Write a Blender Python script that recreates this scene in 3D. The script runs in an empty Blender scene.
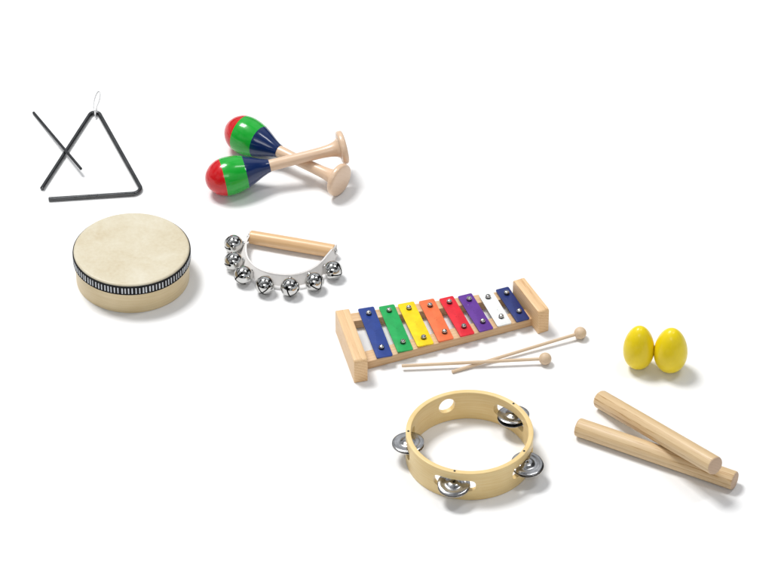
import bpy, bmesh, math, random
from mathutils import Vector, Matrix, noise as mnoise

random.seed(7)
R = math.radians
sc = bpy.context.scene
COL = sc.collection

# ------------------------------------------------------------------ camera
S = 0.0016                      # metres per photo pixel at the centre of the sheet
ELEV = R(39.5)
HFOV = R(11.0)
W0, H0 = 772.0, 579.0
D = (W0 * S / 2) / math.tan(HFOV / 2)
CAM = Vector((0, -D * math.cos(ELEV), D * math.sin(ELEV)))
FWD = (-CAM).normalized()
RIGHT = Vector((1, 0, 0))
UP = RIGHT.cross(FWD)
FOC = (W0 / 2) / math.tan(HFOV / 2)

cd = bpy.data.cameras.new('camera')
cam = bpy.data.objects.new('camera', cd)
COL.objects.link(cam)
cam.location = CAM
cam.rotation_euler = FWD.to_track_quat('-Z', 'Y').to_euler()
cd.sensor_width = 36
cd.angle = HFOV
cd.clip_end = 200
sc.camera = cam


def at(px, py, z=0.0):
    """where the sight line through a photo pixel meets the height z (metres)"""
    d = FWD + RIGHT * ((px - W0 / 2) / FOC) - UP * ((py - H0 / 2) / FOC)
    t = (z - CAM.z) / d.z
    return CAM + d * t


def unit(p):
    """metres per photo pixel at a point"""
    return S * (p - CAM).dot(FWD) / D


# ------------------------------------------------------------------ materials
def mat(name):
    m = bpy.data.materials.new(name)
    m.use_nodes = True
    nt = m.node_tree
    b = nt.nodes['Principled BSDF']
    return m, nt, b


def N(nt, typ, **kw):
    n = nt.nodes.new(typ)
    for k, v in kw.items():
        setattr(n, k, v)
    return n


def L(nt, a, b):
    nt.links.new(a, b)


def ramp(nt, stops):
    r = N(nt, 'ShaderNodeValToRGB')
    e = r.color_ramp.elements
    while len(e) < len(stops):
        e.new(0.5)
    for i, (p, c) in enumerate(stops):
        e[i].position = p
        e[i].color = (*c, 1) if len(c) == 3 else c
    return r


def add_bump(nt, b, src, strength, dist):
    bp = N(nt, 'ShaderNodeBump')
    bp.inputs['Strength'].default_value = strength
    bp.inputs['Distance'].default_value = dist
    L(nt, src, bp.inputs['Height'])
    L(nt, bp.outputs['Normal'], b.inputs['Normal'])


def wood(name, light, dark, ring=55.0, along=6.0, rough=0.5, offs=(0.0, 0.03, 0.05), contrast=1.0, coat=0.0):
    """wood with its growth rings round the object's X axis"""
    m, nt, b = mat(name)
    tc = N(nt, 'ShaderNodeTexCoord')
    oi = N(nt, 'ShaderNodeObjectInfo')
    mul = N(nt, 'ShaderNodeVectorMath', operation='SCALE')
    cmb = N(nt, 'ShaderNodeCombineXYZ')
    cmb.inputs[0].default_value = 1.3
    cmb.inputs[1].default_value = 0.06
    cmb.inputs[2].default_value = 0.04
    L(nt, cmb.outputs[0], mul.inputs[0])
    L(nt, oi.outputs['Random'], mul.inputs['Scale'])
    ad = N(nt, 'ShaderNodeVectorMath', operation='ADD')
    L(nt, tc.outputs['Object'], ad.inputs[0])
    L(nt, mul.outputs[0], ad.inputs[1])
    mp = N(nt, 'ShaderNodeMapping')
    mp.inputs['Location'].default_value = offs
    mp.inputs['Scale'].default_value = (0.10, 1, 1)
    L(nt, ad.outputs[0], mp.inputs['Vector'])
    n0 = N(nt, 'ShaderNodeTexNoise')
    n0.inputs['Scale'].default_value = 45
    n0.inputs['Detail'].default_value = 3
    L(nt, mp.outputs[0], n0.inputs['Vector'])
    wv = N(nt, 'ShaderNodeTexWave', wave_type='RINGS', rings_direction='X', wave_profile='SAW')
    wv.inputs['Scale'].default_value = ring
    wv.inputs['Distortion'].default_value = 2.2
    wv.inputs['Detail'].default_value = 2
    wv.inputs['Detail Scale'].default_value = 0.7
    L(nt, mp.outputs[0], wv.inputs['Vector'])
    # fine fibres
    mp2 = N(nt, 'ShaderNodeMapping')
    mp2.inputs['Scale'].default_value = (along * 6, 900, 900)
    L(nt, ad.outputs[0], mp2.inputs['Vector'])
    n1 = N(nt, 'ShaderNodeTexNoise')
    n1.inputs['Scale'].default_value = 1
    n1.inputs['Detail'].default_value = 4
    L(nt, mp2.outputs[0], n1.inputs['Vector'])
    mx = N(nt, 'ShaderNodeMath', operation='MULTIPLY_ADD')
    L(nt, wv.outputs['Fac'], mx.inputs[0])
    mx.inputs[1].default_value = 0.45 * contrast
    L(nt, n1.outputs['Fac'], mx.inputs[2])
    mx2 = N(nt, 'ShaderNodeMath', operation='MULTIPLY_ADD')
    L(nt, n0.outputs['Fac'], mx2.inputs[0])
    mx2.inputs[1].default_value = 0.6
    L(nt, mx.outputs[0], mx2.inputs[2])
    rp = ramp(nt, [(0.35, light), (0.95, [0.55 * l + 0.45 * d for l, d in zip(light, dark)]), (1.0, dark)])
    mr = N(nt, 'ShaderNodeMapRange')
    mr.inputs['From Min'].default_value = 0.3
    mr.inputs['From Max'].default_value = 1.45
    L(nt, mx2.outputs[0], mr.inputs['Value'])
    L(nt, mr.outputs[0], rp.inputs[0])
    L(nt, rp.outputs[0], b.inputs['Base Color'])
    b.inputs['Roughness'].default_value = rough
    b.inputs['Coat Weight'].default_value = coat
    b.inputs['Coat Roughness'].default_value = 0.2
    add_bump(nt, b, n1.outputs['Fac'], 0.15, 0.0005)
    return m


def hoop_wood(name, light, dark, rough=0.4):
    """bent ply: grain runs round the hoop"""
    m, nt, b = mat(name)
    tc = N(nt, 'ShaderNodeTexCoord')
    mp = N(nt, 'ShaderNodeMapping')
    mp.inputs['Scale'].default_value = (14, 14, 420)
    L(nt, tc.outputs['Object'], mp.inputs['Vector'])
    n = N(nt, 'ShaderNodeTexNoise')
    n.inputs['Scale'].default_value = 1.0
    n.inputs['Detail'].default_value = 5
    n.inputs['Roughness'].default_value = 0.65
    L(nt, mp.outputs[0], n.inputs['Vector'])
    n2 = N(nt, 'ShaderNodeTexNoise')
    n2.inputs['Scale'].default_value = 22
    n2.inputs['Detail'].default_value = 3
    L(nt, tc.outputs['Object'], n2.inputs['Vector'])
    ma = N(nt, 'ShaderNodeMath', operation='MULTIPLY_ADD')
    L(nt, n2.outputs['Fac'], ma.inputs[0])
    ma.inputs[1].default_value = 0.55
    L(nt, n.outputs['Fac'], ma.inputs[2])
    rp = ramp(nt, [(0.45, light), (1.0, dark)])
    L(nt, ma.outputs[0], rp.inputs[0])
    L(nt, rp.outputs[0], b.inputs['Base Color'])
    b.inputs['Roughness'].default_value = rough
    b.inputs['Coat Weight'].default_value = 0.25
    b.inputs['Coat Roughness'].default_value = 0.25
    add_bump(nt, b, n.outputs['Fac'], 0.08, 0.0005)
    return m


def paint(name, col, rough=0.25, coat=0.6, var=0.12, bump=0.06, bscale=260):
    m, nt, b = mat(name)
    tc = N(nt, 'ShaderNodeTexCoord')
    n = N(nt, 'ShaderNodeTexNoise')
    n.inputs['Scale'].default_value = 60
    n.inputs['Detail'].default_value = 4
    L(nt, tc.outputs['Object'], n.inputs['Vector'])
    rp = ramp(nt, [(0.3, [c * (1 - var) for c in col]), (0.7, [min(1, c * (1 + var)) for c in col])])
    L(nt, n.outputs['Fac'], rp.inputs[0])
    L(nt, rp.outputs[0], b.inputs['Base Color'])
    b.inputs['Roughness'].default_value = rough
    b.inputs['Coat Weight'].default_value = coat
    b.inputs['Coat Roughness'].default_value = 0.06
    b.inputs['Specular IOR Level'].default_value = 0.3
    n2 = N(nt, 'ShaderNodeTexNoise')
    n2.inputs['Scale'].default_value = bscale
    n2.inputs['Detail'].default_value = 2
    L(nt, tc.outputs['Object'], n2.inputs['Vector'])
    add_bump(nt, b, n2.outputs['Fac'], bump, 0.0006)
    return m


def metal(name, col, rough=0.15, var=0.15, scr=0.05, scale=180):
    m, nt, b = mat(name)
    tc = N(nt, 'ShaderNodeTexCoord')
    n = N(nt, 'ShaderNodeTexNoise')
    n.inputs['Scale'].default_value = scale
    n.inputs['Detail'].default_value = 4
    L(nt, tc.outputs['Object'], n.inputs['Vector'])
    rp = ramp(nt, [(0.3, [c * (1 - var) for c in col]), (0.7, col)])
    L(nt, n.outputs['Fac'], rp.inputs[0])
    L(nt, rp.outputs[0], b.inputs['Base Color'])
    mr = N(nt, 'ShaderNodeMapRange')
    mr.inputs['To Min'].default_value = rough * 0.7
    mr.inputs['To Max'].default_value = rough * 1.4
    L(nt, n.outputs['Fac'], mr.inputs['Value'])
    L(nt, mr.outputs[0], b.inputs['Roughness'])
    b.inputs['Metallic'].default_value = 1
    add_bump(nt, b, n.outputs['Fac'], scr, 0.0005)
    return m


M = {}
M['tabletop'] = paint('white_paper', (0.86, 0.86, 0.86), 0.9, 0.0, 0.0, 0.0)
M['block_wood'] = wood('beech_block', (0.84, 0.585, 0.325), (0.52, 0.26, 0.09), ring=62, contrast=1.1, rough=0.45, coat=0.15)
M['rail_wood'] = wood('beech_rail', (0.72, 0.50, 0.29), (0.46, 0.24, 0.10), ring=70, rough=0.55)
M['maraca_wood'] = wood('maraca_wood', (0.74, 0.535, 0.375), (0.58, 0.37, 0.22), ring=45, contrast=0.5, rough=0.35, coat=0.4)
M['mallet_wood'] = wood('mallet_wood', (0.68, 0.52, 0.36), (0.46, 0.29, 0.16), ring=60, contrast=0.6, rough=0.5)
M['clave_wood'] = wood('clave_wood', (0.71, 0.53, 0.31), (0.42, 0.24, 0.09), ring=40, contrast=1.25, rough=0.5, coat=0.08)
M['handle_wood'] = wood('bell_handle_wood', (0.74, 0.48, 0.25), (0.55, 0.30, 0.12), ring=45, contrast=0.7, rough=0.35, coat=0.3)
M['drum_shell'] = hoop_wood('drum_shell_wood', (0.77, 0.63, 0.39), (0.64, 0.49, 0.26))
M['hoop'] = hoop_wood('tambourine_wood', (0.86, 0.685, 0.35), (0.74, 0.52, 0.21))
M['red'] = paint('red_lacquer', (0.58, 0.008, 0.012), 0.25, 0.45, 0.05, 0.02, 90)
M['green'] = paint('green_lacquer', (0.008, 0.37, 0.03), 0.25, 0.45, 0.05, 0.02, 90)
M['navy'] = paint('navy_lacquer', (0.004, 0.019, 0.095), 0.22, 0.6, 0.05, 0.02, 90)
M['yellow'] = paint('yellow_plastic', (0.86, 0.66, 0.008), 0.38, 0.25, 0.03, 0.03, 300)
M['chrome'] = metal('nickel_chrome', (0.63, 0.625, 0.61), 0.08, 0.1, 0.04, 120)
M['steel'] = metal('jingle_steel', (0.58, 0.58, 0.59), 0.2, 0.4, 0.12, 90)
M['gunmetal'] = metal('gunmetal_rod', (0.115, 0.118, 0.122), 0.27, 0.2, 0.03, 60)
M['dark_steel'] = metal('dark_steel_rod', (0.07, 0.072, 0.076), 0.42, 0.3, 0.1, 200)
M['bell_inside_shade'] = paint('bell_inside_shade', (0.02, 0.02, 0.02), 0.7, 0.0, 0.1, 0.1, 300)  # shade inside the bells painted on: inner wall coloured near black
M['clave_end'] = wood('clave_end_grain', (0.60, 0.43, 0.30), (0.42, 0.27, 0.17), ring=75, contrast=0.9, rough=0.6)
M['black'] = paint('black_cloth', (0.008, 0.008, 0.009), 0.8, 0.0, 0.3, 0.3, 900)
M['rubber'] = paint('black_rubber', (0.012, 0.012, 0.012), 0.6, 0.0, 0.2, 0.1, 500)
M['thread'] = paint('white_thread', (0.66, 0.68, 0.71), 0.7, 0.0, 0.2, 0.3, 900)
M['strap'] = paint('white_strap', (0.83, 0.80, 0.775), 0.5, 0.1, 0.06, 0.15, 500)
M['nylon'] = paint('nylon_cord', (0.62, 0.62, 0.62), 0.4, 0.2, 0.05, 0.05, 500)
BAR_COL = [
    ('navy_bar', (0.02, 0.05, 0.245)), ('green_bar', (0.012, 0.36, 0.085)), ('yellow_bar', (0.88, 0.62, 0.004)),
    ('orange_bar', (0.82, 0.165, 0.055)), ('red_bar', (0.70, 0.014, 0.03)), ('purple_bar', (0.115, 0.03, 0.27)),
    ('white_bar', (0.82, 0.83, 0.82)), ('dark_navy_bar', (0.016, 0.03, 0.155))]
for n_, c_ in BAR_COL:
    M[n_] = paint(n_, c_, 0.42, 0.15, 0.13, 0.2, 420)
    M['stamp_' + n_] = paint('stamp_' + n_, [x * 0.7 for x in c_], 0.5, 0.0, 0.05, 0.1, 600)


def skin_mat():
    m, nt, b = mat('drum_skin')
    tc = N(nt, 'ShaderNodeTexCoord')
    n = N(nt, 'ShaderNodeTexNoise')
    n.inputs['Scale'].default_value = 16
    n.inputs['Detail'].default_value = 6
    n.inputs['Roughness'].default_value = 0.6
    n.inputs['Distortion'].default_value = 0.5
    L(nt, tc.outputs['Object'], n.inputs['Vector'])
    n2 = N(nt, 'ShaderNodeTexNoise')
    n2.inputs['Scale'].default_value = 190
    n2.inputs['Detail'].default_value = 4
    L(nt, tc.outputs['Object'], n2.inputs['Vector'])
    ma = N(nt, 'ShaderNodeMath', operation='MULTIPLY_ADD')
    L(nt, n2.outputs['Fac'], ma.inputs[0])
    ma.inputs[1].default_value = 0.35
    L(nt, n.outputs['Fac'], ma.inputs[2])
    rp = ramp(nt, [(0.42, (0.55, 0.465, 0.31)), (0.66, (0.615, 0.55, 0.405)), (0.9, (0.67, 0.62, 0.49))])
    L(nt, ma.outputs[0], rp.inputs[0])
    L(nt, rp.outputs[0], b.inputs['Base Color'])
    b.inputs['Roughness'].default_value = 0.45
    add_bump(nt, b, n2.outputs['Fac'], 0.15, 0.0006)
    return m


M['skin'] = skin_mat()


# ------------------------------------------------------------------ object helpers
def link(o, parent=None):
    COL.objects.link(o)
    if parent:
        o.parent = parent
    return o


def sharp(me, ang=35):
    for p in me.polygons:
        p.use_smooth = True
    me.set_sharp_from_angle(angle=R(ang))


def obj(name, bm, mats, parent=None, mx=None, ang=35):
    me = bpy.data.meshes.new(name)
    bmesh.ops.recalc_face_normals(bm, faces=bm.faces)
    bm.to_mesh(me)
    bm.free()
    for m in (mats if isinstance(mats, (list, tuple)) else [mats]):
        me.materials.append(m)
    sharp(me, ang)
    o = bpy.data.objects.new(name, me)
    if mx is not None:
        o.matrix_local = mx
    return link(o, parent)


def thing(name, label, cat, loc=(0, 0, 0), rot=None, group=None):
    o = bpy.data.objects.new(name, None)
    o.empty_display_size = 0.03
    o.location = loc
    if rot is not None:
        o.rotation_euler = rot
    COL.objects.link(o)
    tag(o, label, cat, group)
    return o


def tag(o, label=None, cat=None, group=None, kind=None):
    if label:
        o['label'] = label
    if cat:
        o['category'] = cat
    if group:
        o['group'] = group
    if kind:
        o['kind'] = kind
    return o


def copy_tree(o, parent=None):
    c = o.copy()
    COL.objects.link(c)
    if parent:
        c.parent = parent
    for ch in list(o.children):
        copy_tree(ch, c)
    return c


def frame(origin, xdir, up=Vector((0, 0, 1))):
    x = xdir.normalized()
    y = up.cross(x).normalized()
    z = x.cross(y)
    m = Matrix((x, y, z)).transposed().to_4x4()
    m.translation = origin
    return m


def lathe(bm, prof, seg=64, axis='Z', mat_of=None, closed=False):
    """prof: list of (t, r) turned about an axis"""
    rings = []
    for t, r in prof:
        if r < 1e-7:
            co = (0, 0, t) if axis == 'Z' else (t, 0, 0)
            rings.append([bm.verts.new(co)])
            continue
        ring = []
        for k in range(seg):
            a = 2 * math.pi * k / seg
            c, s = r * math.cos(a), r * math.sin(a)
            ring.append(bm.verts.new((c, s, t) if axis == 'Z' else (t, c, s)))
        rings.append(ring)
    pairs = list(zip(range(len(rings) - 1), range(1, len(rings))))
    if closed:
        pairs.append((len(rings) - 1, 0))
    for i, j in pairs:
        A, B = rings[i], rings[j]
        mi = mat_of(i) if mat_of else 0
        for k in range(seg):
            k2 = (k + 1) % seg
            if len(A) == 1 and len(B) == 1:
                continue
            if len(A) == 1:
                f = bm.faces.new((A[0], B[k], B[k2]))
            elif len(B) == 1:
                f = bm.faces.new((A[k], B[0], A[k2]))
            else:
                f = bm.faces.new((A[k], B[k], B[k2], A[k2]))
            f.material_index = mi
    return bm


def smooth_prof(pts, n=6):
    """Catmull-Rom through (t, r) points"""
    out = []
    P = [pts[0]] + list(pts) + [pts[-1]]
    for i in range(1, len(P) - 2):
        p0, p1, p2, p3 = [Vector(q) for q in P[i - 1:i + 3]]
        for k in range(n):
            u = k / n
            q = 0.5 * ((2 * p1) + (p2 - p0) * u + (2 * p0 - 5 * p1 + 4 * p2 - p3) * u * u + (3 * p1 - p0 - 3 * p2 + p3) * u ** 3)
            out.append((q.x, max(q.y, 0)))
    out.append(tuple(pts[-1]))
    return out


def cr3(pts, n=8, closed=False):
    out = []
    m = len(pts)
    rng = range(m) if closed else range(m - 1)
    for i in rng:
        if closed:
            p = [pts[(i + d) % m] for d in (-1, 0, 1, 2)]
        else:
            p = [pts[max(i - 1, 0)], pts[i], pts[i + 1], pts[min(i + 2, m - 1)]]
        p0, p1, p2, p3 = p
        for k in range(n):
            u = k / n
            out.append(0.5 * ((2 * p1) + (p2 - p0) * u + (2 * p0 - 5 * p1 + 4 * p2 - p3) * u * u + (3 * p1 - p0 - 3 * p2 + p3) * u ** 3))
    if not closed:
        out.append(pts[-1].copy())
    return out


def tube(bm, pts, rad, seg=16, closed=False, cap=0.3):
    """round rod along a path with slightly rounded ends"""
    pts = [Vector(p) for p in pts]
    n = len(pts)
    tang = []
    for i in range(n):
        a = pts[(i - 1) % n] if closed or i else pts[0]
        b = pts[(i + 1) % n] if closed or i < n - 1 else pts[-1]
        tang.append((b - a).normalized())
    nrm = tang[0].orthogonal().normalized()
    rings = []

    def ring(c, t, r):
        bn = t.cross(nrm)
        return [bm.verts.new(c + (nrm * math.cos(2 * math.pi * k / seg) + bn * math.sin(2 * math.pi * k / seg)) * r) for k in range(seg)]
    if not closed:
        rings.append(ring(pts[0], tang[0], rad * (1 - cap)))
    for i in range(n):
        t = tang[i]
        nrm = (nrm - t * nrm.dot(t)).normalized()
        c = pts[i]
        if not closed and i == 0:
            c = c + t * rad * cap
        if not closed and i == n - 1:
            c = c - t * rad * cap
        rings.append(ring(c, t, rad))
    if not closed:
        rings.append(ring(pts[-1], tang[-1], rad * (1 - cap)))
    m = len(rings)
    for i in range(m if closed else m - 1):
        A, B = rings[i], rings[(i + 1) % m]
        for k in range(seg):
            bm.faces.new((A[k], A[(k + 1) % seg], B[(k + 1) % seg], B[k]))
    if not closed:
        bm.faces.new(rings[0][::-1])
        bm.faces.new(rings[-1])
    return bm


def box(bm, lo, hi, bevel=0.0, seg=2):
    r = bmesh.ops.create_cube(bm, size=1)
    vs = r['verts']
    for v in vs:
        v.co = Vector([lo[i] + (v.co[i] + 0.5) * (hi[i] - lo[i]) for i in range(3)])
    if bevel:
        es = list({e for v in vs for e in v.link_edges})
        bmesh.ops.bevel(bm, geom=es, offset=bevel, segments=seg, profile=0.5, affect='EDGES')
    return bm


def tmp(bm, mx=None):
    me = bpy.data.meshes.new('tmp')
    bmesh.ops.recalc_face_normals(bm, faces=bm.faces)
    bm.to_mesh(me)
    bm.free()
    o = bpy.data.objects.new('tmp', me)
    if mx is not None:
        o.matrix_world = mx
    COL.objects.link(o)
    return o


def cut(bm, cutters):
    """subtract cutter meshes from a mesh; returns a bmesh"""
    base = tmp(bm)
    cs = [tmp(c, mx) for c, mx in cutters]
    for c in cs:
        md = base.modifiers.new('b', 'BOOLEAN')
        md.operation = 'DIFFERENCE'
        md.solver = 'EXACT'
        md.object = c
    bpy.context.view_layer.update()
    dg = bpy.context.evaluated_depsgraph_get()
    me = bpy.data.meshes.new_from_object(base.evaluated_get(dg))
    out = bmesh.new()
    out.from_mesh(me)
    for o in cs + [base]:
        bpy.data.objects.remove(o)
    bmesh.ops.dissolve_degenerate(out, edges=out.edges, dist=1e-7)
    return out


# ------------------------------------------------------------------ the sheet everything lies on
bm = bmesh.new()
for x, y in ((-7, -7), (7, -7), (7, 7), (-7, 7)):
    bm.verts.new((x, y, 0))
bm.faces.new(bm.verts)
tab = obj('white_tabletop', bm, M['tabletop'])
tag(tab, kind='structure')

G = 0.0003      # air between touching things


# ------------------------------------------------------------------ triangle and its beater
def rounded_path(pts, rads, n=10):
    out = [pts[0]]
    for i in range(1, len(pts) - 1):
        p, a, b, rad = pts[i], pts[i - 1], pts[i + 1], rads[i]
        u, v = (a - p).normalized(), (b - p).normalized()
        ang = u.angle(v)
        d = rad / math.tan(ang / 2)
        s, e = p + u * d, p + v * d
        c = p + (u + v).normalized() * (rad / math.sin(ang / 2))
        for k in range(n + 1):
            w = (s - c).lerp(e - c, k / n).normalized() * rad
            out.append(c + w)
    out.append(pts[-1])
    return out


def build_triangle():
    c = at(95, 165)
    k = unit(c)
    r = 2.15 * k
    base = Vector((c.x, c.y, 0))
    corners = [at(41.8, 188.8, r + G), at(95.2, 106.6, r + G), at(143.5, 193.0, r + G), at(48.5, 199.2, r + G)]
    P = [q - base for q in corners]
    P = rounded_path(P, [0, 5.2 * k, 8.5 * k, 0])
    t = thing('triangle', 'dark metal triangle with an open corner and a white cord loop at its top', 'triangle', base)
    bm = bmesh.new()
    tube(bm, P, r, 20)
    obj('bent_rod', bm, M['gunmetal'], t)
    # loop of nylon cord round the apex
    apex = at(95.2, 112.0, r + G) - base
    z = 0.0009
    ctl = [at(94.6, 112, 2.3 * r + G * 2) - base, at(93.4, 107, z) - base, at(94.4, 99, z) - base, at(96.6, 93.2, z) - base,
           at(99.0, 91.2, z) - base, at(100.0, 94, z) - base, at(99.0, 100.5, z) - base, at(96.4, 107.5, z) - base,
           at(95.6, 112.0, 2.4 * r + G * 2) - base, at(95.3, 117.4, r + G) - base, ]
    pts = cr3(ctl, 8, True)
    bm = bmesh.new()
    tube(bm, pts, 0.00085, 10, True)
    obj('cord_loop', bm, M['nylon'], t)
    # beater lies across the left leg
    rb = 1.4 * k
    start = at(33.3, 112.3, rb + G)                      # long end down on the table
    over = at(66.2, 151.3, 2 * r + rb + 3 * G)           # propped on the leg of the triangle
    b = start + (over - start) * 1.45
    bm = bmesh.new()
    ln = (b - start).length
    tube(bm, [Vector((0, 0, 0)), Vector((ln * .5, 0, 0)), Vector((ln, 0, 0))], rb, 16, cap=0.5)
    o = obj('triangle_beater', bm, M['dark_steel'], None, frame(start, b - start))
    tag(o, 'thin straight dark metal rod lying across the left leg of the triangle', 'beater')


build_triangle()


# ------------------------------------------------------------------ maracas
def build_maracas():
    k = unit(at(285, 165))
    Lm = 140.5 * k
    ctl = [(0, 0), (0.9, 5.0), (3.2, 9.6), (8, 14.6), (14, 17.9), (20, 19.2), (26, 19.3), (33, 18.3), (40.4, 16.3), (48, 13.3),
           (56, 9.7), (62, 7.4), (65.3, 6.5)]
    prof = smooth_prof([(t * k, r * k) for t, r in ctl], 6)
    # exact colour borders
    br = (17.8 * k, 40.4 * k)
    pr2 = []
    for (t0, r0), (t1, r1) in zip(prof, prof[1:]):
        pr2.append((t0, r0))
        for b in br:
            if t0 < b < t1:
                f = (b - t0) / (t1 - t0)
                pr2.append((b, r0 + f * (r1 - r0)))
    pr2.append(prof[-1])
    pr2.append((65.35 * k, 5.9 * k))

    def mi(i):
        tm = (pr2[i][0] + pr2[i + 1][0]) / 2
        return 0 if tm < br[0] else 1 if tm < br[1] else 2

    def make(loc):
        t = thing('maraca', 'x', 'maraca', loc, None, 'pair of crossed maracas')
        bm = bmesh.new()
        lathe(bm, pr2, 72, 'X', mi)
        obj('shaker_bulb', bm, [M['red'], M['green'], M['navy']], t, ang=60)
        bm = bmesh.new()
        h = [(64.9, 0.0), (65.0, 6.0), (70, 6.0), (80, 5.7), (95, 5.55), (115, 5.7), (125, 6.3), (131, 7.4), (134.5, 8.9), (136.6, 11.0)]
        hp = [(x * k, r * k) for x, r in h[:2]] + smooth_prof([(x * k, r * k) for x, r in h[2:]], 5)
        hp.append((136.8 * k, 0))
        lathe(bm, hp, 48, 'X')
        obj('handle', bm, M['maraca_wood'], t, ang=50)
        bm = bmesh.new()
        dp = [(133.7, 0), (133.7, 12), (133.9, 15.2), (134.6, 16.4), (135.8, 16.9), (137.6, 17.0), (139.0, 16.7), (139.9, 16.0), (140.3, 14.8), (140.5, 13), (140.5, 0)]
        lathe(bm, [((x + 3) * k, r * k) for x, r in dp], 64, 'X')
        obj('end_disc', bm, M['maraca_wood'], t, ang=50)
        return t

    rb = 19.35 * k
    rdisc = 17.0 * k
    # maraca on the table: bulb and disc rest on the sheet
    bc = at(246.0, 135.4, rb + G)
    dz_tip = rb + G
    # its axis passes through the bulb centre (23.5 along) and the disc centre (137 along)
    zc = rdisc + G
    dc = at(342.0, 181.2, zc)
    d = (dc - bc).normalized()
    o1 = bc - d * 23.5 * k
    m1 = make(o1)
    m1.matrix_world = frame(o1, d)
    m1['label'] = 'rear maraca lying flat, its handle crossing underneath the other maraca'
    # second maraca rests on its bulb and on the first one's handle
    bc2 = at(228.5, 176.0, rb + G)
    best = None
    for i in range(400):
        z = rb + i * 0.0001
        dc2 = at(340.2, 147.9, z)
        e = (dc2 - bc2).normalized()
        nn = d.cross(e)
        dist = abs((bc2 - bc).dot(nn)) / nn.length
        above = (bc2 - bc).dot(nn) * (1 if nn.z > 0 else -1)
        if above > 0 and dist >= 11.45 * k + G:
            best = e
            break
    if best is None:
        best = e
    print('MARACA z', z / k, 'len', (dc2 - bc2).length / k, (dc - bc).length / k)
    m2 = copy_tree(m1)
    o2 = bc2 - best * 23.5 * k
    m2.matrix_world = frame(o2, best)
    m2['label'] = 'front maraca resting on top of the other maraca\'s handle'


build_maracas()


# ------------------------------------------------------------------ frame drum
def build_drum():
    c = at(133.0, 277.1)
    k = unit(c)
    t = thing('frame_drum', 'round wooden frame drum with pale skin head and black and white trim', 'drum', c)
    r = 57.0 * k
    h = 37.0 * k
    bm = bmesh.new()
    th = 4.5 * k
    lathe(bm, [(0.6 * k, r - .5 * k), (0, r - 1.2 * k), (0, r - th + k), (0.8 * k, r - th), (h - 2 * k, r - th), (h - 1.2 * k, r - th + 0.6 * k), (h - 1.2 * k, r - 1 * k), (h - 2 * k, r)],
          128, closed=True)
    obj('wooden_shell', bm, M['drum_shell'], t)
    bm = bmesh.new()
    ro = r + 0.7 * k
    prof = [(h - 11.6 * k, r + .15 * k), (h - 11.6 * k, ro)]
    prof += [(h - 2.2 * k, ro)]
    for i in range(1, 9):
        a = i / 8 * math.pi / 2
        prof.append((h - 2.2 * k + 2.2 * k * math.sin(a), ro - 2.2 * k + 2.2 * k * math.cos(a)))
    for i in range(1, 12):
        prof.append((h - 0.25 * k * (1 - (1 - i / 11) ** 2), (ro - 2.2 * k) * (1 - i / 11)))
    prof[-1] = (prof[-1][0], 0)
    lathe(bm, prof, 128)
    obj('drumhead', bm, M['skin'], t, ang=50)
    # woven ribbon: black with upright white stitches
    bm = bmesh.new()
    z0, z1 = h - 12.0 * k, h - 2.1 * k
    rr = ro + 0.75 * k
    lathe(bm, [(z0, ro + .08 * k), (z0, rr + .25 * k), (z0 + 1.0 * k, rr + .35 * k), (z0 + 1.3 * k, rr), (z1 - 1.5 * k, rr), (z1 - 1.2 * k, rr + .35 * k), (z1 - .2 * k, rr + .2 * k), (z1 + .3 * k, rr - .35 * k), (z1 + .3 * k, ro + .08 * k)],
          192, closed=True)
    ns = 104
    for i in range(ns):
        a = 2 * math.pi * (i + random.uniform(-.13, .13)) / ns
        wd = 2 * math.pi / ns * random.uniform(0.17, 0.25)
        za, zb = z0 + random.uniform(1.3, 1.8) * k, z1 - random.uniform(1.3, 1.7) * k
        R1 = rr + 0.35 * k
        pa = []
        for z in (za, zb):
            for s, rad in ((-1, rr - .1 * k), (-.6, R1), (.6, R1), (1, rr - .1 * k)):
                aa = a + s * wd
                pa.append(bm.verts.new((rad * math.cos(aa), rad * math.sin(aa), z)))
        for j in range(3):
            f = bm.faces.new((pa[j], pa[j + 1], pa[j + 5], pa[j + 4]))
            f.material_index = 1
        for q in ((0, 1, 2, 3), (7, 6, 5, 4)):
            bm.faces.new([pa[x] for x in q]).material_index = 1
    obj('trim_ribbon', bm, [M['black'], M['thread']], t)


build_drum()


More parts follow.
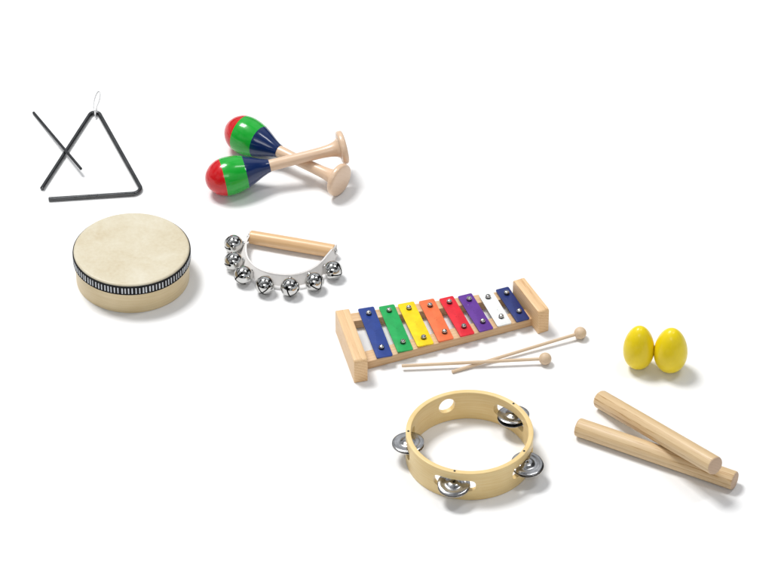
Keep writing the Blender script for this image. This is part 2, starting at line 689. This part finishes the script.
# ------------------------------------------------------------------ sleigh bells on a handle
def build_sleigh():
    def px(x, y, z=0.0):
        return at(210 + x / 5.147, 220 + y / 5.147, z)
    c0 = at(288, 262)
    k = unit(c0)
    base = Vector((c0.x, c0.y, 0))
    br = 9.6 * k
    hr = 6.9 * k
    t = thing('sleigh_bell_handle', 'wooden handle with a white strap carrying seven silver jingle bells', 'bell shaker', base)
    zh = hr + 1.2 * k
    hl, hrr = px(207, 87, zh) - base, px(639, 161, zh) - base
    d = (hrr - hl)
    ln = d.length
    bm = bmesh.new()
    tp = [(0, 0), (0, 5.6), (0.7, 6.2), (ln / k - .7, 6.2), (ln / k, 5.6), (ln / k, 0)]
    prof = [(0, 0), (0, 6.2 * k), (.7 * k, 6.8 * k)] + [(ln * i / 12, 6.8 * k + 0.25 * k * math.sin(math.pi * i / 12)) for i in range(1, 12)] + [(ln - .7 * k, 6.8 * k), (ln, 6.2 * k), (ln, 0)]
    lathe(bm, prof, 48, 'X')
    obj('handle', bm, M['handle_wood'], t, frame(hl, d))
    # bells
    bp = [(122, 125), (122, 213), (172, 284), (282, 336), (412, 347), (537, 318), (633, 258)]
    B = [px(x, y, br + G) - base for x, y in bp]
    # strap centre line: starts on the left handle end, runs inside the bells, ends on the right handle end
    u = d.normalized()
    zs = br + G
    cl = [hl - u * 0.9 * k + Vector((0.0, 0, 0))]
    ctr = sum(B, Vector()) / 7
    S_ = [(196, 88), (174, 130), (178, 210), (228, 268), (312, 301), (414, 310), (508, 290), (584, 240), (644, 172)]
    pts = []
    zz = [zh, zh, zs, zs, zs, zs, zs, zs, zh]
    path = [px(x, y, z) - base for (x, y), z in zip(S_, zz)]
    path[0] = hl - u * 1.1 * k
    path[-1] = hrr + u * 1.1 * k
    yv = Vector((-u.y, u.x, 0))
    path = [path[0] + yv * 3.4 * k] + path + [path[-1] + yv * 3.4 * k]
    path = cr3(path, 8)
    bm = bmesh.new()
    hh, tt = 6.2 * k, 0.85 * k
    rows = []
    m = len(path)
    for i, p in enumerate(path):
        a, b = path[max(i - 1, 0)], path[min(i + 1, m - 1)]
        tg = (b - a)
        tg.z = 0
        tg.normalize()
        n = Vector((-tg.y, tg.x, 0))
        e = min(i, m - 1 - i)
        h_ = hh * (0.5 + 0.5 * min(1, e / 4.0) ** 0.5)
        lean = R(28) * min(1.0, max(0.0, (e - 4) / 9))
        ring = []
        for s_, z_ in ((-1, -1), (-1, 1), (1, 1), (1, -1)):
            for q in ((0.6, 1.0), (1.0, .93)) if (s_ * z_) < 0 else ((1.0, .93), (0.6, 1.0)):
                ring.append(bm.verts.new(p + n * (s_ * tt * q[0] + z_ * h_ * q[1] * math.sin(lean)) + Vector((0, 0, z_ * h_ * q[1] * math.cos(lean)))))
        rows.append(ring)
    for A, C in zip(rows, rows[1:]):
        for j in range(8):
            bm.faces.new((A[j], A[(j + 1) % 8], C[(j + 1) % 8], C[j]))
    bm.faces.new(rows[0])
    bm.faces.new(rows[-1][::-1])
    obj('strap', bm, M['strap'], t, ang=40)
    # screws that hold the strap on the handle ends
    for p, dr in ((hl, -u), (hrr, u)):
        bm = bmesh.new()
        lathe(bm, [(0, 0), (0, 2.9 * k), (.5 * k, 2.9 * k), (1.1 * k, 2.2 * k), (1.5 * k, 1.1 * k), (1.6 * k, 0)], 24, 'X')
        obj('screw', bm, M['chrome'], t, frame(p + dr * (2.0 * k), dr))

    # one jingle bell: a hollow ball, mouth along +X with a cross of slots
    bm = bmesh.new()
    nb = 28
    outer = [(br * math.cos(math.pi * i / nb) * -1, br * math.sin(math.pi * i / nb)) for i in range(nb + 1)]
    outer[0] = (-br, 0)
    outer[-1] = (br, 0)
    # raised seam round the middle
    outer = [(x, r * (1.012 if abs(x) < br * .06 else 1)) for x, r in outer]
    lathe(bm, outer, 56, 'X')
    ri = br * 0.91
    inner = [(ri * math.cos(math.pi * i / nb) * -1, ri * math.sin(math.pi * i / nb)) for i in range(nb + 1)]
    inner[0] = (-ri, 0)
    inner[-1] = (ri, 0)
    lathe(bm, inner, 56, 'X')
    bm2 = bm
    # flip the inner shell so that the two bound a wall
    bmesh.ops.recalc_face_normals(bm2, faces=bm2.faces)
    w = br * 0.075
    cuts = []
    for ax in (0, 1):
        c = bmesh.new()
        lo = [br * 0.36, -br * 1.2, -w] if ax == 0 else [br * 0.36, -w * 1.003, -br * 1.2]
        hi = [br * 1.3, br * 1.2, w] if ax == 0 else [br * 1.3, w * 1.003, br * 1.2]
        box(c, lo, hi)
        cuts.append((c, None))
    for j in range(4):
        c = bmesh.new()
        lathe(c, [(br * 0.5, 0), (br * 0.5, br * .15), (br * 1.3, br * .15), (br * 1.3, 0)], 16, 'X')
        a = R(64)
        dirv = Vector((math.cos(a), math.sin(a) * math.cos(j * math.pi / 2), math.sin(a) * math.sin(j * math.pi / 2)))
        cuts.append((c, frame(Vector((0, 0, 0)), dirv, Vector((0.3, 0.5, 0.8)))))
    bm = cut(bm2, cuts)
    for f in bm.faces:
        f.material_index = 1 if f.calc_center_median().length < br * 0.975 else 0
    me_bell = None
    cen = px(400, 150, zs) - base
    rolls = [8, 15, 62, 40, 20, 60, 80]
    downs = [0.1, 0.1, 0.05, 0.25, 0.45, 0.35, 0.1]
    for i, p in enumerate(B):
        # outward from the nearest strap point
        q = min(path, key=lambda s_: (s_.xy - p.xy).length)
        out = Vector((p.x - q.x, p.y - q.y, 0)).normalized()
        out = (out + Vector((0, 0, -downs[i]))).normalized()
        mx = frame(p, out) @ Matrix.Rotation(R(rolls[i]), 4, 'X')
        if me_bell is None:
            o = obj('jingle_bell', bm, [M['chrome'], M['bell_inside_shade']], t, mx, 30)
            me_bell = o
            b2 = bmesh.new()
            lathe(b2, [(-br * .3 + br * .3 * (1 - math.cos(math.pi * i_ / 10)), br * .3 * math.sin(math.pi * i_ / 10)) for i_ in range(11)], 16, 'X')
            obj('pellet', b2, M['rubber'], o, Matrix.Translation((br * 0.2, br * .1, -br * .3)))
            b3 = bmesh.new()
            # short rivet between bell and strap
            lathe(b3, [(-br * 1.16, 0), (-br * 1.16, br * .2), (-br * .97, br * .26), (-br * .93, br * .26), (-br * .93, 0)], 16, 'X')
            obj('rivet', b3, M['chrome'], o)
        else:
            o = copy_tree(me_bell, t)
            o.matrix_local = mx


build_sleigh()


# ------------------------------------------------------------------ glockenspiel
def build_glock():
    k = unit(at(440, 330))
    base = at(444, 337)
    t = thing('glockenspiel', 'glockenspiel with eight coloured metal bars between two pale wooden end blocks', 'glockenspiel', base)
    HB = 28.5 * k                 # end block height
    ZR = 10.0 * k                 # rail height
    BT = 13.2 * k                 # bar top
    tb = 1.5 * k

    def block(tl, tr, br_, bl):
        q = [at(*p, HB) - base for p in (tl, tr, br_, bl)]
        back = (q[0] + q[1]) / 2
        front = (q[2] + q[3]) / 2
        d = (front - back)
        ln = d.length
        wd = (((q[1] - q[0]).cross(d.normalized())).length + ((q[2] - q[3]).cross(d.normalized())).length) / 2
        mid = (back + front) / 2
        mid.z = 0
        bm = bmesh.new()
        box(bm, (-ln / 2, -wd / 2, G / 2), (ln / 2, wd / 2, HB))
        top = [e for e in bm.edges if all(v.co.z > HB * .9 for v in e.verts)]
        vert = [e for e in bm.edges if abs(e.verts[0].co.z - e.verts[1].co.z) > HB * .5]
        bot = [e for e in bm.edges if all(v.co.z < HB * .1 for v in e.verts)]
        endtop = [e for e in top if abs(e.verts[0].co.x - e.verts[1].co.x) < 1e-6]
        bmesh.ops.bevel(bm, geom=endtop, offset=3.6 * k, segments=5, profile=.5, affect='EDGES')
        es = [e for e in bm.edges if e.calc_face_angle(0) > R(50) or e in bot]
        bmesh.ops.bevel(bm, geom=es, offset=0.9 * k, segments=3, profile=.5, affect='EDGES')
        obj('end_block', bm, M['block_wood'], t, frame(mid, d), 30)
        return mid, d.normalized(), ln, wd
    b1 = block((335.7, 309.6), (347.9, 307.2), (367.9, 357.8), (353.9, 362.6))
    b2 = block((512.2, 279.0), (523.9, 276.8), (549.8, 309.6), (538.3, 311.8))

    r1 = lambda x, y: (330 + x / 6.09, 295 + y / 6.09)
    r2 = lambda x, y: (400 + x / 7.2375, 280 + y / 7.2375)
    r3 = lambda x, y: (470 + x / 7.233, 270 + y / 7.233)
    bars = [
        (r1(170, 85), r1(265, 67), r1(383, 363), r1(285, 386), r1(236, 106), r1(313, 314)),
        (r1(298, 72), r1(388, 53), r1(508, 325), r1(412, 350), r1(360, 88), r1(444, 280)),
        (r1(412, 55), r1(508, 38), r2(248, 455), r2(125, 482), r1(480, 73), r1(570, 252)),
        (r2(138, 155), r2(240, 130), r2(392, 418), r2(278, 447), r2(217, 176), r2(322, 368)),
        (r2(282, 135), r2(382, 113), r2(542, 382), r2(438, 410), r2(357, 152), r2(462, 328)),
        (r2(415, 115), r2(518, 95), r3(170, 418), r3(70, 448), r2(500, 132), r3(92, 365)),
        (r3(60, 175), r3(165, 155), r3(303, 380), r3(200, 408), r3(130, 187), r3(225, 330)),
        (r3(185, 140), r3(275, 120), r3(437, 350), r3(335, 375), r3(265, 160), r3(355, 292))]
    # rails under the screws
    for idx in (4, 5):
        p = at(*bars[0][idx], BT) - base
        q = at(*bars[-1][idx], BT) - base
        p.z = q.z = 0
        d = (q - p).normalized()
        if idx == 5:                # the near rail sits further out than the screws
            sh = Vector((d.y, -d.x, 0)) * 5.0 * k
            p, q = p + sh, q + sh
        rw = 8.0 * k if idx == 5 else 6.5 * k

        def hit(bk, side):
            mid, bd, ln, wd = bk
            nrm = Vector((-bd.y, bd.x, 0))
            if nrm.x * side < 0:
                nrm = -nrm
            pl = mid + nrm * (wd / 2 - 0.6 * k)
            return p + d * ((pl - p).dot(nrm) / d.dot(nrm))
        a, b = hit(b1, 1), hit(b2, -1)
        ln = (b - a).length
        bm = bmesh.new()
        box(bm, (0, -rw, G), (ln, rw, ZR), 0.6 * k, 2)
        obj('rail', bm, M['rail_wood'], t, frame(a, b - a), 30)
    # one screw (dome head with a cross recess over a black grommet)
    bm = bmesh.new()
    rs = 2.65 * k
    prof = [(0, 0), (0, rs * .96), (rs * .12, rs)] + [(rs * .12 + rs * .8 * math.sin(a), rs * math.cos(a)) for a in [math.pi / 2 * j / 7 for j in range(1, 7)]] + [(rs * .92, 0)]
    lathe(bm, prof, 32)
    cs = []
    for ax in (0, 1):
        c = bmesh.new()
        w, l_ = rs * .12, rs * .5
        if ax:
            box(c, (-w, -l_, rs * .5), (w, l_, rs * 2))
        else:
            box(c, (-l_, -w * 1.01, rs * .5), (l_, w * 1.01, rs * 2))
        cs.append((c, None))
    screw_bm = cut(bm, cs)
    grom = bmesh.new()
    lathe(grom, [(0, 0), (0, rs * .95), (rs * .3, rs * 1.05), (rs * .6, rs * .7), (rs * .62, 0)], 24)
    screw0 = grom0 = None
    for i, (tl, tr, br_, bl, s1, s2) in enumerate(bars):
        q = [at(*p, BT) - base for p in (tl, tr, br_, bl)]
        back, front = (q[0] + q[1]) / 2, (q[2] + q[3]) / 2
        d = front - back
        dn = d.normalized()
        ln = d.length
        wd = (abs((q[1] - q[0]).cross(dn).length) + abs((q[2] - q[3]).cross(dn).length)) / 2
        mid = (back + front) / 2
        bm = bmesh.new()
        box(bm, (-ln / 2, -wd / 2, -tb), (ln / 2, wd / 2, 0))
        ve = [e for e in bm.edges if abs(e.verts[0].co.z - e.verts[1].co.z) > tb * .5]
        bmesh.ops.bevel(bm, geom=ve, offset=1.7 * k, segments=4, profile=.5, affect='EDGES')
        es = [e for e in bm.edges if e.calc_face_angle(0) > R(50)]
        bmesh.ops.bevel(bm, geom=es, offset=0.3 * k, segments=2, profile=.5, affect='EDGES')
        mx = frame(mid, d)
        for j in range(5):            # little stamped pits in the middle of the bar
            cx, cy = random.uniform(-3, 3) * k, random.uniform(-1.6, 1.6) * k
            pv = [bm.verts.new((cx + .42 * k * math.cos(q_ * math.pi / 4), cy + .42 * k * math.sin(q_ * math.pi / 4), 0.00003)) for q_ in range(8)]
            bm.faces.new(pv).material_index = 1
        o = obj('tone_bar', bm, [M[BAR_COL[i][0]], M['stamp_' + BAR_COL[i][0]]], t, mx, 30)
        o['label'] = BAR_COL[i][0].replace('_', ' ').replace(' bar', ' metal tone bar')
        inv = mx.inverted()
        for sp in (s1, s2):
            p = inv @ (at(*sp, BT + 2.2 * k) - base)
            p.z = 0.0001
            tilt = Matrix.Rotation(random.uniform(-.1, .1), 4, 'X') @ Matrix.Rotation(random.uniform(-.1, .1), 4, 'Y') @ Matrix.Rotation(random.uniform(0, 3), 4, 'Z')
            if screw0 is None:
                grom0 = obj('grommet', grom, M['rubber'], o, Matrix.Translation(p))
                screw0 = obj('screw', screw_bm, M['chrome'], o, Matrix.Translation(p + Vector((0, 0, rs * .55))) @ tilt, 30)
            else:
                g = grom0.copy()
                COL.objects.link(g)
                g.parent = o
                g.matrix_local = Matrix.Translation(p)
                s_ = screw0.copy()
                COL.objects.link(s_)
                s_.parent = o
                s_.matrix_local = Matrix.Translation(p + Vector((0, 0, rs * .55))) @ tilt
        # felt strip pieces under the bar where it crosses the rails
        for sp in (s1, s2):
            p = inv @ (at(*sp, BT + 2.2 * k) - base)
            bm = bmesh.new()
            box(bm, (p.x - 2.2 * k, -wd * .35, -(BT - ZR) + G), (p.x + 2.2 * k, wd * .35, -tb - G * .3))
            obj('felt_pad', bm, M['rubber'], o)


build_glock()


# ------------------------------------------------------------------ mallets
def build_mallets():
    k = unit(at(490, 360))
    rs = 1.65 * k
    rh = 6.3 * k

    def mallet(head_px, end_px, zend, label, src=None):
        hc = at(*head_px, rh + G)
        ep = at(*end_px, zend)
        d = ep - hc
        ln = d.length
        mx = frame(hc, d)
        if src is None:
            t = thing('mallet', label, 'mallet', (0, 0, 0), None, 'pair of wooden mallets')
            bm = bmesh.new()
            n = 18
            lathe(bm, [(-rh * math.cos(math.pi * i / n), rh * math.sin(math.pi * i / n) if 0 < i < n else 0) for i in range(n + 1)], 40, 'X')
            obj('mallet_head', bm, M['mallet_wood'], t, ang=60)
            bm = bmesh.new()
            tube(bm, [Vector((rh * .9, 0, 0)), Vector((ln * .4, 0, 0)), Vector((ln, 0, 0))], rs, 20, cap=.25)
            obj('stick', bm, M['mallet_wood'], t)
        else:
            t = copy_tree(src)
            t['label'] = label
        t.matrix_world = mx
        return t, ln
    m1, l1 = mallet((580.2, 333.0), (452.0, 371.8), rs + G, 'wooden mallet whose stick passes underneath, its ball head further back on the right')
    m2, l2 = mallet((545.2, 358.7), (401.8, 365.9), 5.2 * k, 'wooden mallet whose stick lies on top, its ball head beside the glockenspiel\'s front', m1)
    print('MALLET', l1 / k, l2 / k)
    # stick of its own length for the second
    st = [c for c in m2.children if c.name.startswith('stick')][0]
    bm = bmesh.new()
    tube(bm, [Vector((rh * .9, 0, 0)), Vector((l2 * .4, 0, 0)), Vector((l2, 0, 0))], rs, 20, cap=.25)
    me = bpy.data.meshes.new('stick')
    bmesh.ops.recalc_face_normals(bm, faces=bm.faces)
    bm.to_mesh(me)
    bm.free()
    me.materials.append(M['mallet_wood'])
    sharp(me)
    st.data = me


build_mallets()


# ------------------------------------------------------------------ headless tambourine
def build_tambourine():
    c = at(469.2, 457.4)
    k = unit(c)
    t = thing('headless_tambourine', 'headless wooden tambourine hoop with four pairs of silver jingles and a thumb hole', 'tambourine', c)
    ro, th, h = 63.6 * k, 5.2 * k, 35.0 * k
    rm = ro - th / 2
    zc = 19.0 * k
    bm = bmesh.new()
    bv = 0.9 * k
    prof = []
    for (z, r, a0) in ((h - bv, ro - bv, 0), (h - bv, ro - th + bv, 90), (bv, ro - th + bv, 180), (bv, ro - bv, 270)):
        for j in range(4):
            a = R(a0 + 30 * j)
            prof.append((z + bv * math.sin(a), r + bv * math.cos(a)))
    lathe(bm, prof, 144, closed=True)
    cuts = []
    angs = [R(180), R(255), R(331), R(43)]
    for a in angs:
        cb = bmesh.new()
        lo, hi = (-th * 2.2, -21.5 * k, zc - 6.8 * k), (th * 2.2, 21.5 * k, zc + 6.8 * k)
        box(cb, lo, hi)
        es = [e for e in cb.edges if abs(e.verts[0].co.x - e.verts[1].co.x) > th]
        bmesh.ops.bevel(cb, geom=es, offset=5.2 * k, segments=6, profile=.5, affect='EDGES')
        m = Matrix.Rotation(a, 4, 'Z') @ Matrix.Translation((rm, 0, 0))
        cuts.append((cb, m))
    hb = bmesh.new()
    lathe(hb, [(-th * 2, 0), (-th * 2, 9 * k), (th * 2, 9 * k), (th * 2, 0)], 40, 'X')
    ha = R(112)
    cuts.append((hb, Matrix.Rotation(ha, 4, 'Z') @ Matrix.Translation((rm, 0, 21 * k))))
    bm = cut(bm, cuts)
    obj('wooden_hoop', bm, M['hoop'], t, ang=30)
    # jingle: a dished disc with a raised dome in the middle and a rolled rim
    rj = 16.0 * k
    pts = [(2.6, 1.0), (2.75, 2.2), (2.4, 4.6), (1.5, 6.6), (0.75, 8.2), (0.62, 10.5), (0.85, 12.8), (0.6, 14.9), (0.1, 16.0)]
    top = smooth_prof([(z * k, r * k) for z, r in pts], 4)
    bot = [(z - 0.45 * k, r) for z, r in reversed(top)]
    bmj = bmesh.new()
    lathe(bmj, top + bot, 56, closed=True)
    j0 = None
    bmp = bmesh.new()
    lathe(bmp, [(zc - 7.6 * k, 0), (zc - 7.6 * k, .7 * k), (h + .15 * k, .7 * k), (h + .15 * k, 0)], 12)
    bmn = bmesh.new()
    lathe(bmn, [(0, 0), (0, 1.15 * k), (.35 * k, .95 * k), (.5 * k, 0)], 16)
    p0 = n0 = None
    tilts = [((6, 4), (-5, 8)), ((12, -3), (4, 4)), ((10, 8), (2, 12)), ((5, -9), (-4, -5))]
    for a, tl in zip(angs, tilts):
        rot = Matrix.Rotation(a, 4, 'Z')
        spot = rot @ Matrix.Translation((rm, 0, 0))
        for s_ in (0, 1):
            off = random.uniform(-.4, .4) * k
            rad_off = (0.5, 2.4, 4.2, 0.2)[angs.index(a)] * k
            tx, ty = tl[s_]
            mx = spot @ Matrix.Translation((off + rad_off, off, zc + (1.3 * k if s_ == 0 else -1.9 * k))) @ Matrix.Rotation(R(ty * .5), 4, 'X') @ Matrix.Rotation(R(tx * .6), 4, 'Y')
            if s_ == 1:
                mx = mx @ Matrix.Rotation(math.pi, 4, 'X')
            if j0 is None:
                j0 = obj('jingle', bmj, M['steel'], t, mx, 40)
            else:
                o = j0.copy()
                COL.objects.link(o)
                o.parent = t
                o.matrix_local = mx
        if p0 is None:
            p0 = obj('jingle_pin', bmp, M['rubber'], t, spot)
            n0 = obj('nail_head', bmn, M['gunmetal'], t, spot @ Matrix.Translation((0, 0, h + .2 * k)))
        else:
            for src, mx in ((p0, spot), (n0, spot @ Matrix.Translation((0, 0, h + .2 * k)))):
                o = src.copy()
                COL.objects.link(o)
                o.parent = t
                o.matrix_local = mx


build_tambourine()


# ------------------------------------------------------------------ egg shakers
def build_eggs():
    def egg(name, cx, base_y, rw, hgt, label, src=None, rz=0.0):
        c = at(cx, base_y)
        k = unit(c)
        r, h = rw * k, hgt * k
        if src is not None:
            o = src.copy()
            COL.objects.link(o)
            o.scale = (rw / 16.9, rw / 16.9, hgt / 52.5)
        else:
            prof = [(0, 0)]
            n = 44
            for i in range(1, n):
                th = math.pi * i / n
                z = (1 - math.cos(th)) / 2            # 0 at base, 1 at tip
                rad = math.sin(th) * (1.0 + 0.135 * math.cos(th)) / 1.009
                if abs(z - 0.40) < 0.018:
                    rad *= 0.986                      # moulded seam
                prof.append((h * z, r * rad))
            prof.append((h, 0))
            bm = bmesh.new()
            lathe(bm, prof, 72)
            # a small flat so that it stands
            for v in bm.verts:
                if v.co.z < h * 0.006:
                    v.co.z = h * 0.006
            bmesh.ops.translate(bm, vec=(0, 0, -h * .006 + G), verts=bm.verts)
            o = obj(name, bm, M['yellow'], None, ang=70)
        o.location = (c.x, c.y, 0)
        o.rotation_euler = (0, 0, rz)
        tag(o, label, 'egg shaker', 'pair of yellow egg shakers')
        return o
    e1 = egg('egg_shaker', 669.6, 369.8, 16.9, 52.5, 'right yellow egg shaker, slightly larger, overlapping the other egg')
    egg('egg_shaker', 637.9, 366.6, 15.7, 51.5, 'left yellow egg shaker, partly hidden behind the other egg', e1, 1.0)


build_eggs()


# ------------------------------------------------------------------ claves
def build_claves():
    k = unit(at(655, 445))
    r = 9.55 * k

    a1, b1 = at(579.5, 427.4, r + G), at(733.2, 480.2, r + G)
    ln = (b1 - a1).length + 4.5 * k
    bm = bmesh.new()
    prof = [(0, 0), (0, r - 1.8 * k), (.25 * k, r - 1.1 * k), (.9 * k, r - .35 * k), (1.9 * k, r), (ln * .5, r * 1.004), (ln - 1.9 * k, r), (ln - .9 * k, r - .35 * k), (ln - .25 * k, r - 1.1 * k), (ln, r - 1.8 * k), (ln, 0)]
    lathe(bm, prof, 56, 'X', lambda i: 1 if i < 3 or i > len(prof) - 5 else 0)
    d1 = (b1 - a1).normalized()
    o1 = obj('clave', bm, [M['clave_wood'], M['clave_end']], None, frame(a1 - d1 * 2.2 * k, d1), 40)
    tag(o1, 'lower wooden clave, lying flat on the table under the other', 'clave', 'pair of wooden claves')
    # upper one: left end on the table, right end on the first
    a2 = at(602.0, 400.0, r + G)
    for i in range(600):
        z = r + i * 0.0001
        b2 = at(715.2, 465.8, z)
        e = (b2 - a2).normalized()
        nn = d1.cross(e)
        dist = (a2 - a1).dot(nn) / nn.length * (1 if nn.z > 0 else -1)
        if dist >= 2 * r * 1.006 + G:
            break
    print('CLAVE z', z / k, 'len', (b2 - a2).length / k, ln / k)
    l2 = (b2 - a2).length + 4.0 * k
    o2 = o1.copy()
    o2.scale = (l2 / ln, 1, 1)
    COL.objects.link(o2)
    o2.matrix_world = frame(a2 - e * 3.2 * k, e) @ Matrix.Diagonal((l2 / ln, 1, 1, 1))
    o2['label'] = 'upper wooden clave, its near round end propped on the other clave'


build_claves()


# ------------------------------------------------------------------ light
def area(name, loc, size, power, col=(1, 1, 1), aim=(0, 0, 0), sy=None):
    ld = bpy.data.lights.new(name, 'AREA')
    ld.shape = 'RECTANGLE'
    ld.size = size
    ld.size_y = sy or size
    ld.energy = power
    ld.color = col
    o = bpy.data.objects.new(name, ld)
    o.location = loc
    o.rotation_euler = (Vector(aim) - Vector(loc)).to_track_quat('-Z', 'Y').to_euler()
    COL.objects.link(o)
    return o


def polar(dist, az, el):
    return (dist * math.cos(R(el)) * math.cos(R(az)), dist * math.cos(R(el)) * math.sin(R(az)), dist * math.sin(R(el)))


area('key_softbox', polar(8.0, 138, 64), 2.4, 560, (1, 0.998, 0.99), sy=2.2)
area('front_fill', polar(8.0, 262, 42), 3.0, 85, (0.985, 0.995, 1.0), sy=2.0)  # added fill lamp that brightens the fronts of drum and hoop
area('fill_softbox', polar(8.0, 12, 68), 1.0, 105, (0.985, 0.99, 1.0), sy=2.4)

w = bpy.data.worlds.new('World')
sc.world = w
w.use_nodes = True
nt = w.node_tree
bg = nt.nodes['Background']
tc = N(nt, 'ShaderNodeTexCoord')
sx = N(nt, 'ShaderNodeSeparateXYZ')
L(nt, tc.outputs['Generated'], sx.inputs[0])
rp = ramp(nt, [(0.0, (0.330, 0.340, 0.354)), (0.25, (0.388, 0.400, 0.416)), (0.6, (0.504, 0.520, 0.541)), (1.0, (0.601, 0.620, 0.645))])
L(nt, sx.outputs['Z'], rp.inputs[0])
wn = N(nt, 'ShaderNodeTexNoise')        # made-up dark and pale patches, added for contrast in the chrome reflections
wn.inputs['Scale'].default_value = 1.9
wn.inputs['Detail'].default_value = 1.5
wn.inputs['Distortion'].default_value = 0.6
L(nt, tc.outputs['Generated'], wn.inputs['Vector'])
wr = ramp(nt, [(0.40, (0.05,) * 3), (0.47, (0.30,) * 3), (0.53, (1.0,) * 3), (0.61, (2.2,) * 3)])
L(nt, wn.outputs['Fac'], wr.inputs[0])
wm = N(nt, 'ShaderNodeMix', data_type='RGBA', blend_type='MULTIPLY')
wm.inputs['Factor'].default_value = 1.0
L(nt, rp.outputs[0], wm.inputs[6])
L(nt, wr.outputs[0], wm.inputs[7])
L(nt, wm.outputs[2], bg.inputs['Color'])
bg.inputs['Strength'].default_value = 0.64

sc.view_settings.view_transform = 'Standard'
sc.view_settings.look = 'None'
sc.view_settings.gamma = 1
sc.view_settings.exposure = 0
sc.view_settings.use_curve_mapping = False
sc.render.engine = 'CYCLES'
sc.cycles.max_bounces = 8
